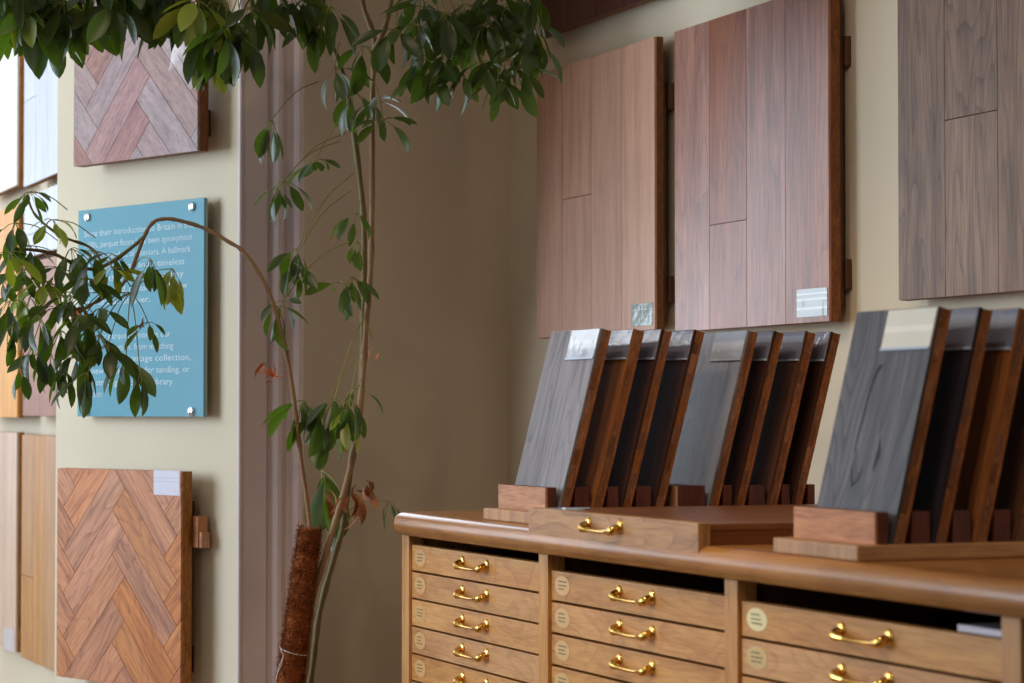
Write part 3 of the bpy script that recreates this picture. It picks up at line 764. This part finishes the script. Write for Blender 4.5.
# ------------------------------------------------------------------ plant
M['stem'] = plain('woody_stem', (142, 114, 84), .7, 0, .3, .6, 160, .12)
M['gstem'] = plain('green_stem', (112, 98, 62), .6, 0, .3, .4, 120, .12)
M['petiole'] = plain('petiole_green', (134, 134, 64), .5)
def leafmat(name, c, trans):
    m, N, L, b = new_mat(name)
    geo = N.new('ShaderNodeNewGeometry')
    at = N.new('ShaderNodeAttribute'); at.attribute_name = 'rnd'
    hs = N.new('ShaderNodeHueSaturation'); hs.inputs['Color'].default_value = rgba(c)
    mr = N.new('ShaderNodeMapRange'); mr.inputs['To Min'].default_value = .6; mr.inputs['To Max'].default_value = 1.55; L.new(at.outputs['Fac'], mr.inputs[0]); L.new(mr.outputs[0], hs.inputs['Value'])
    mx = N.new('ShaderNodeMix'); mx.data_type = 'RGBA'; L.new(geo.outputs['Backfacing'], mx.inputs[0]); L.new(hs.outputs[0], mx.inputs[6])
    mx.inputs[7].default_value = rgba((min(255, c[0]*1.25+12), min(255, c[1]*1.15+14), c[2]*1.2+8))
    L.new(mx.outputs[2], b.inputs['Base Color']); b.inputs['Roughness'].default_value = .36; b.inputs['Specular IOR Level'].default_value = .6
    t = N.new('ShaderNodeBsdfTranslucent'); t.inputs[0].default_value = rgba(trans); ms = N.new('ShaderNodeMixShader'); ms.inputs[0].default_value = .28
    L.new(b.outputs[0], ms.inputs[1]); L.new(t.outputs[0], ms.inputs[2]); L.new(ms.outputs[0], N['Material Output'].inputs[0])
    return m
M['leaf'] = leafmat('glossy_leaf', (46, 62, 34), (112, 150, 26))
M['leafy'] = leafmat('lit_leaf', (112, 126, 44), (180, 200, 40))  # brighter leaf copy, daylight on the leaves put into the colour
M['dry'] = plain('dried_leaf', (150, 88, 48), .7)
M['dryo'] = plain('orange_dried_leaf', (190, 98, 36), .7)

plant_base = Vector((1.50, 4.93, 0))
plant = empty('potted_plant', plant_base, 0, 'tall umbrella plant with drooping fingered leaves climbing in the alcove and over the blue sign', 'plant')
def rel(p): return Vector(p)-plant_base
def smooth(pts, k=5):
    V = [Vector(p) for p in pts]; out = []
    for i in range(len(V)-1):
        p0, p1, p2, p3 = V[max(i-1, 0)], V[i], V[i+1], V[min(i+2, len(V)-1)]
        for j in range(k):
            t = j/k; out.append(.5*((2*p1)+(p2-p0)*t+(2*p0-5*p1+4*p2-p3)*t*t+(3*p1-p0-3*p2+p3)*t**3))
    return out+[V[-1]]
def stem(px, r0, r1, mat, name='stem', d=5.05, from_pot=None):
    pts = [P(*(p if len(p) == 3 else (p[0], p[1], d))) for p in px]
    if from_pot: pts = [Vector(from_pot)]+pts
    pts = smooth([rel(p) for p in pts]); n = len(pts)
    rad = [(r0+(r1-r0)*i/(n-1))*(1+.10*math.sin(i*2.3)+(.22 if i % 4 == 0 else 0)) for i in range(n)]
    q = MB(); q.tube(pts, rad, 9); return q.build(name, mat, plant)
potc = P(296, 683, 5.0); 
plantc = Vector((1.50, 4.93, 0))
stem([(313, 668), (320, 612), (335, 555), (344, 522), (352, 455), (360, 400), (363, 330), (364, 260), (362, 200), (349.5, 105), (339, 63), (327, 32), (318, -20), (300, -70)], .0064, .0055, M['gstem'], from_pot=(1.52, 4.9, .3))
stem([(304, 683, 5.02), (313, 600, 5.02), (332, 534, 5.02), (353, 457, 5.02), (361, 400, 5.03), (366, 325, 5.03), (370.6, 266, 5.03), (372, 180, 5.03), (372, 91, 5.03), (374, 39, 5.03), (362, 0, 5.03), (355, -60, 5.03)], .0068, .005, M['stem'], from_pot=(1.49, 4.88, .3))
stem([(374, 48, 5.03), (386, 20, 5.0), (395, -30, 4.98)], .006, .005, M['stem'], 'branch')
stem([(311, 531, 5.0), (306, 490, 4.98), (302, 464, 4.96), (295, 406, 4.92), (286, 350, 4.9), (274, 306, 4.88), (263, 280, 4.86), (244, 252, 4.85), (228, 241, 4.85),
      (205, 228, 4.85), (180, 220, 4.85), (164, 218, 4.85), (152, 222, 4.85), (143, 237, 4.85), (131, 269, 4.85), (118, 288, 4.84), (98, 300, 4.83), (76, 313, 4.82)], .0042, .0034, M['stem'])
stem([(143, 237, 4.85), (110, 262, 4.87), (85, 268, 4.86), (50, 252, 4.84), (14, 248, 4.82)], .004, .003, M['gstem'], 'branch')
stem([(104, 296, 4.84), (100, 262, 4.9), (88, 246, 4.92), (60, 235, 4.9), (35, 215, 4.9), (26, 195, 4.9)], .0035, .0022, M['gstem'], 'branch')
stem([(318, 0), (270, -25), (200, -30), (120, -25), (40, -20), (-10, -30)], .007, .004, M['gstem'], 'branch')
stem([(318, -20), (250, -70), (150, -90), (50, -80), (-10, -90)], .006, .003, M['gstem'], 'branch')
stem([(355, -60, 5.03), (430, -80, 4.95), (520, -85, 4.9)], .005, .003, M['gstem'], 'branch')
stem([(395, -25, 4.98), (440, -30, 4.95), (500, -22, 4.92), (530, -10, 4.9)], .005, .003, M['gstem'], 'branch')

def leaflet(q, base, direction, L_, Wd, bend, rnd, roll, mi=0):
    d = direction.normalized(); up = Vector((0, 0, 1))
    side = d.cross(up)
    if side.length < .05: side = Vector((1, 0, 0))
    side.normalize(); side = Quaternion(d, roll) @ side; nrm = side.cross(d).normalized()
    ts = [0, .1, .25, .42, .6, .76, .9, 1]; ws = [.05, .36, .72, .96, 1.0, .82, .45, .02]
    verts = []; uvs = []; p = Vector(base); ang = 0; prev = 0
    for t, w in zip(ts, ws):
        ang = bend*t
        dd = (d*math.cos(ang)-nrm*math.sin(ang)).normalized()
        p = p+dd*(t-prev)*L_; prev = t
        nn = (nrm*math.cos(ang)+d*math.sin(ang))
        for sx, lift in ((-1, .16), (0, 0), (1, .16)):
            verts.append(p+side*sx*w*Wd/2+nn*lift*w*Wd); uvs.append((sx*w, t))
    faces = []
    for i in range(len(ts)-1):
        for k in range(2):
            a = i*3+k; faces.append((a, a+1, a+4, a+3))
    q.shared(verts, faces, uvs, rnd, mi)
NCL = [0]; REST = {'leaf': MB(), 'leafy': MB()}
def cluster(u, v, d, frm=None, n=7, L_=.07, spread=70, tilt=(0, 0), mat='leaf', droop=.5, seed=None):
    """palmate cluster of leaflets around a hub; frm = (u, v, d) where the leaf stalk leaves the stem"""
    rr = random.Random(seed if seed is not None else NCL[0]*7+3); NCL[0] += 1
    hub = rel(P(u, v, d)); q = MB() if NCL[0] <= 98 else REST[mat]
    if frm:
        a = rel(P(*frm)); mid = (a+hub)/2+Vector((0, 0, (a-hub).length*.12))
        q.tube(smooth([a, mid, hub], 4), .0011, 5, 1)
    axis = Vector((math.sin(tilt[0])+rr.uniform(-.35, .35), math.sin(tilt[1])+rr.uniform(-.35, .35), -1)).normalized()
    e1 = axis.orthogonal().normalized(); e2 = axis.cross(e1); ph = rr.random()*6
    for i in range(n):
        a = ph+2*math.pi*i/n+rr.uniform(-.3, .3); sp = (spread+rr.uniform(-26, 22))*D2R
        dr = axis*math.cos(sp)+(e1*math.cos(a)+e2*math.sin(a))*math.sin(sp)
        s = rr.uniform(.62, 1.15); pl = .026*s
        tip = hub+dr*pl+Vector((0, 0, .003))
        q.tube([hub, (hub+tip)/2+Vector((0, 0, .003)), tip], .0008, 4, 1, cap=False)
        leaflet(q, tip, (dr+Vector((0, 0, -droop*.25))), L_*s, L_*s*rr.uniform(.30, .42), droop*rr.uniform(.2, 1.7), rr.random(), rr.uniform(-1.0, 1.0))
    return q.build('leaf_cluster', [M[mat], M['petiole']], plant) if NCL[0] <= 99 and q not in REST.values() else None
# clusters along the upright stems
Cc = cluster
Cc(271, 118, 4.95, (318, 80, 5.0), 7, .062, 28, mat='leaf', droop=.25)
Cc(283, 180, 4.95, (346, 132, 5.0), 8, .055, 38)
Cc(315, 160, 4.98, (349, 110, 5.0), 9, .05, 75)
Cc(297, 248, 4.93, (354, 172, 5.0), 8, .062, 38, tilt=(-.3, 0))
Cc(283, 300, 4.9, (352, 240, 5.0), 4, .05, 60)
Cc(383, 119, 4.95, (374, 80, 4.98), 8, .062, 78)
Cc(363, 44, 4.95, (374, 60, 5.0), 6, .085, 48)
Cc(334, 66, 4.95, (339, 40, 5.0), 6, .08, 35)
Cc(344, 283, 4.97, (372, 338, 5.03), 5, .06, 50, tilt=(-.4, 0))
Cc(356, 212, 4.97, (362, 200, 5.03), 5, .05, 60)
Cc(357, 240, 4.95, (364, 262, 5.03), 3, .05, 20)
Cc(335, 398, 4.95, (365, 315, 5.03), 9, .085, 46)
Cc(322, 412, 4.96, (358, 360, 5.03), 8, .085, 40)
Cc(350, 398, 4.9, (362, 350, 5.0), 7, .07, 40)
Cc(345, 410, 4.9, (360, 385, 5.0), 6, .07, 30, mat='leafy')
Cc(303, 400, 4.97, (297, 430, 4.92), 8, .082, 52)
Cc(371, 100, 4.97, (372, 80, 5.0), 6, .07, 60)
Cc(352, 90, 4.96, (352, 110, 5.0), 6, .065, 45)
Cc(276, 188, 4.93, (340, 140, 5.0), 7, .045, 50)
Cc(292, 262, 4.93, (350, 190, 5.0), 7, .055, 40)
Cc(350, 276, 4.95, (368, 300, 5.02), 6, .06, 45)
Cc(276, 306, 4.88, (282, 335, 4.9), 5, .07, 40)
Cc(357, 388, 4.97, (361, 380, 5.02), 3, .05, 70)
Cc(390, 500, 5.0, (345, 512, 5.03), 5, .055, 45, tilt=(.3, 0))
Cc(322, 470, 5.12, (345, 500, 5.05), 6, .11, 32)
Cc(330, 492, 5.12, (340, 540, 5.05), 5, .11, 25)
rc = random.Random(5)
# mass hanging over the sign
for (u, v, n_, L2, sp, m_) in ((28, 191, 8, .052, 60, 'leaf'), (51, 219, 7, .052, 66, 'leafy'), (14, 222, 7, .062, 40, 'leaf'), (8, 252, 7, .065, 50, 'leafy'), (30, 245, 7, .06, 50, 'leaf'),
                             (70, 248, 6, .068, 50, 'leaf'), (92, 250, 6, .07, 45, 'leaf'), (113, 254, 4, .06, 65, 'leaf'), (150, 258, 6, .075, 20, 'leaf'), (168, 275, 6, .055, 26, 'leafy'),
                             (44, 280, 8, .066, 50, 'leafy'), (20, 290, 7, .062, 40, 'leafy'), (70, 295, 7, .066, 50, 'leaf'), (38, 315, 8, .066, 46, 'leaf'), (60, 330, 8, .066, 46, 'leaf'),
                             (92, 325, 7, .07, 40, 'leaf'), (98, 335, 7, .07, 40, 'leaf'), (50, 352, 7, .06, 40, 'leaf'), (76, 352, 7, .068, 36, 'leaf'), (126, 357, 8, .082, 48, 'leaf'), (148, 322, 5, .05, 60, 'leaf'),
                             (32, 345, 5, .055, 22, 'leaf'), (10, 300, 6, .055, 26, 'leaf'), (140, 372, 5, .08, 18, 'leaf'), (88, 372, 5, .062, 24, 'leaf'), (112, 268, 6, .06, 70, 'leafy'), (58, 268, 8, .06, 60, 'leaf'), (84, 278, 8, .062, 60, 'leaf'), (22, 268, 8, .06, 55, 'leaf'), (2, 278, 8, .06, 55, 'leaf'), (56, 308, 8, .062, 60, 'leaf'), (78, 316, 8, .066, 60, 'leaf'), (100, 308, 7, .062, 60, 'leaf'), (12, 325, 7, .05, 30, 'leaf'), (108, 345, 7, .06, 50, 'leaf'), (64, 366, 7, .055, 30, 'leaf'), (172, 268, 6, .06, 30, 'leafy'), (20, 365, 4, .05, 20, 'leaf')):
    Cc(u, v, 4.78+rc.uniform(-.08, .08), (min(130, u+rc.uniform(20, 45)), min(v-8, 292) if v > 300 else v+18, 4.84), n_, L2, sp, mat=m_, droop=.4)
# lowest canopy clusters
Cc(232, 52, 4.85, (226, 0, 4.95), 6, .06, 22); Cc(218, 42, 4.85, (226, 0, 4.95), 7, .085, 22, mat='leafy'); Cc(205, 38, 4.85, (206, 0, 4.9), 6, .08, 24)
Cc(248, 28, 4.85, (262, -10, 4.95), 5, .06, 30)
for (u, v) in ((418, 55), (445, 50), (482, 60), (505, 58), (525, 42), (535, 20), (462, 72), (498, 78), (436, 70), (522, 66)):
    Cc(u, v, 4.85, (u, 10, 4.9), 7, .072, 55, droop=.4)
# top left canopy
for i in range(44):
    u = -8+i*6.3+rc.uniform(-6, 6); base = -4+14*math.sin(u*.03)+(14 if u > 160 else 0)+(10 if 205 < u < 250 else 0)
    v = base+rc.uniform(-30, 10)
    if u > 262: v -= 22
    Cc(u, v, 4.8+rc.uniform(-.12, .12), (u+rc.uniform(-15, 25), -28, 4.95), 8, rc.uniform(.078, .098), rc.uniform(26, 58), mat='leaf' if rc.random() < .8 else 'leafy', droop=.35)
for (u, v) in ((288, -6), (302, -4), (316, -12), (330, 4), (322, 14)):
    Cc(u, v, 4.88+rc.uniform(-.08, .08), (u+rc.uniform(-12, 12), -30, 4.95), 7, rc.uniform(.07, .085), rc.uniform(28, 50), droop=.35)
# top right canopy
for i in range(17):
    u = 398+i*8.6+rc.uniform(-8, 8); v = 18+rc.uniform(-28, 20)
    Cc(u, v, 4.9+rc.uniform(-.12, .12), (u+rc.uniform(-20, 20), -26, 4.95), 8, rc.uniform(.075, .09), rc.uniform(42, 78), droop=.55)
# upper crown above the picture's top edge, seen from other places
for i in range(46):
    u = -20+i*12.6+rc.uniform(-10, 10); v = rc.uniform(-115, -35)
    Cc(u, v, 4.9+rc.uniform(-.2, .2), (u+rc.uniform(-18, 18), v-16, 4.95), 8, rc.uniform(.075, .095), rc.uniform(45, 80), droop=.4)
for k, m_ in enumerate(('leaf', 'leafy')):
    o = REST[m_].build('foliage', [M[m_], M['petiole']], plant); o['kind'] = 'stuff'
# dried leaves
def dried(u, v, d, n_, size, mat, seed):
    rr = random.Random(seed); q = MB(); hub = rel(P(u, v, d))
    for i in range(n_):
        dr = Vector((rr.uniform(-1, 1), rr.uniform(-.6, .6), rr.uniform(-1.3, .35)))
        leaflet(q, hub+dr*.01, dr, size*rr.uniform(.6, 1.2), size*.22, rr.uniform(1.2, 2.6), rr.random(), rr.uniform(-1, 1))
    q.build('dried_leaf', mat, plant)
dried(270, 362, 4.84, 8, .040, M['dryo'], 1)
dried(374, 346, 5.0, 2, .03, M['dryo'], 2)
dried(352, 492, 4.98, 8, .07, M['dry'], 3); dried(366, 482, 4.98, 5, .06, M['dry'], 4)
dried(322, 488, 5.05, 2, .09, M['dry'], 6)
dried(83, 305, 4.75, 4, .035, M['dry'], 7); dried(147, 314, 4.78, 3, .022, M['dry'], 8)
# pot and compost
q = MB(); Mx = Matrix.Translation((0, 0, 0))
q.lathe([(0, .001), (.13, .001), (.14, .01), (.185, .31), (.195, .315), (.195, .36), (.175, .36), (.168, .30), (0, .30)], Mx, 40)
M['terra'] = plain('terracotta', (176, 104, 72), .8, 0, .2, .2, 40, .06)
q.build('pot', M['terra'], plant)
q = MB(); q.lathe([(0, .318), (.08, .316), (.168, .306)], Mx, 32); q.build('compost', plain('dark_compost', (52, 38, 28), .95, 0, .1, 1, 90), plant)

# moss pole -----------------------------------------------------------------
pt = P(310.5, 527, 5.0); pb_ = P(290, 683, 5.0); dirp = (pt-pb_)/(pt.z-pb_.z); base = pt+dirp*(.32-pt.z)
pole = empty('moss_pole', base, 0, 'hairy brown coir pole leaning in the plant pot, tied with white string', 'plant support')
M['coir'] = plain('coir_fibre', (138, 78, 44), .95, 0, .1, 1.0, 220, .2)
M['coird'] = plain('coir_fibre_dark', (74, 38, 22), .95, 0, .1)
q = MB(); n = 40; Lp = (pt-base)
rp_ = random.Random(9)
pts = [Lp*(i/n) for i in range(n+1)]; rad = [.0215+rp_.uniform(-.0016, .0016)+.006*(1-i/n) for i in range(n+1)]; rad[-1] = .016
q.tube(pts, rad, 20, 0)
ax = Lp.normalized(); e1 = ax.orthogonal().normalized(); e2 = ax.cross(e1)
for i in range(9000):
    t = rp_.uniform(.25, 1); a = rp_.uniform(0, 6.283); r_ = .0205+.006*(1-t)
    o_ = e1*math.cos(a)+e2*math.sin(a); tg = e1*-math.sin(a)+e2*math.cos(a)
    b0 = Lp*t+o_*r_; L_ = rp_.uniform(.006, .020)
    dd = (tg*rp_.uniform(-1, 1)+ax*rp_.uniform(-1, 1)+o_*rp_.uniform(.1, .6)).normalized()
    sd = dd.cross(o_).normalized()*.0007
    q.face([b0-sd, b0+sd, b0+dd*L_*.6+o_*.001, b0+dd*L_], [(0, 0)]*4, .5, rp_.choice((0, 0, 1)))
q.build('coir_wrap', [M['coir'], M['coird']], pole)
M['string'] = plain('white_string', (205, 200, 198), .8)
q = MB()
tt = (P(293, 650, 5)-base).z/Lp.z
ring = [Lp*tt+(e1*math.cos(a)+e2*math.sin(a))*.0265+ax*.004*math.sin(a) for a in [2*math.pi*i/24 for i in range(25)]]
q.tube(ring, .0011, 6)
lp = lambda u, v, d=4.96: P(u, v, d)-base
q.tube(smooth([lp(280, 644), lp(283, 652), lp(284, 655), lp(279, 668), lp(275, 690)]), .0010, 6)
q.tube(smooth([lp(284, 655), lp(282, 664), lp(277, 676), lp(278, 695)]), .0010, 6)
q.build('string_tie', M['string'], pole)
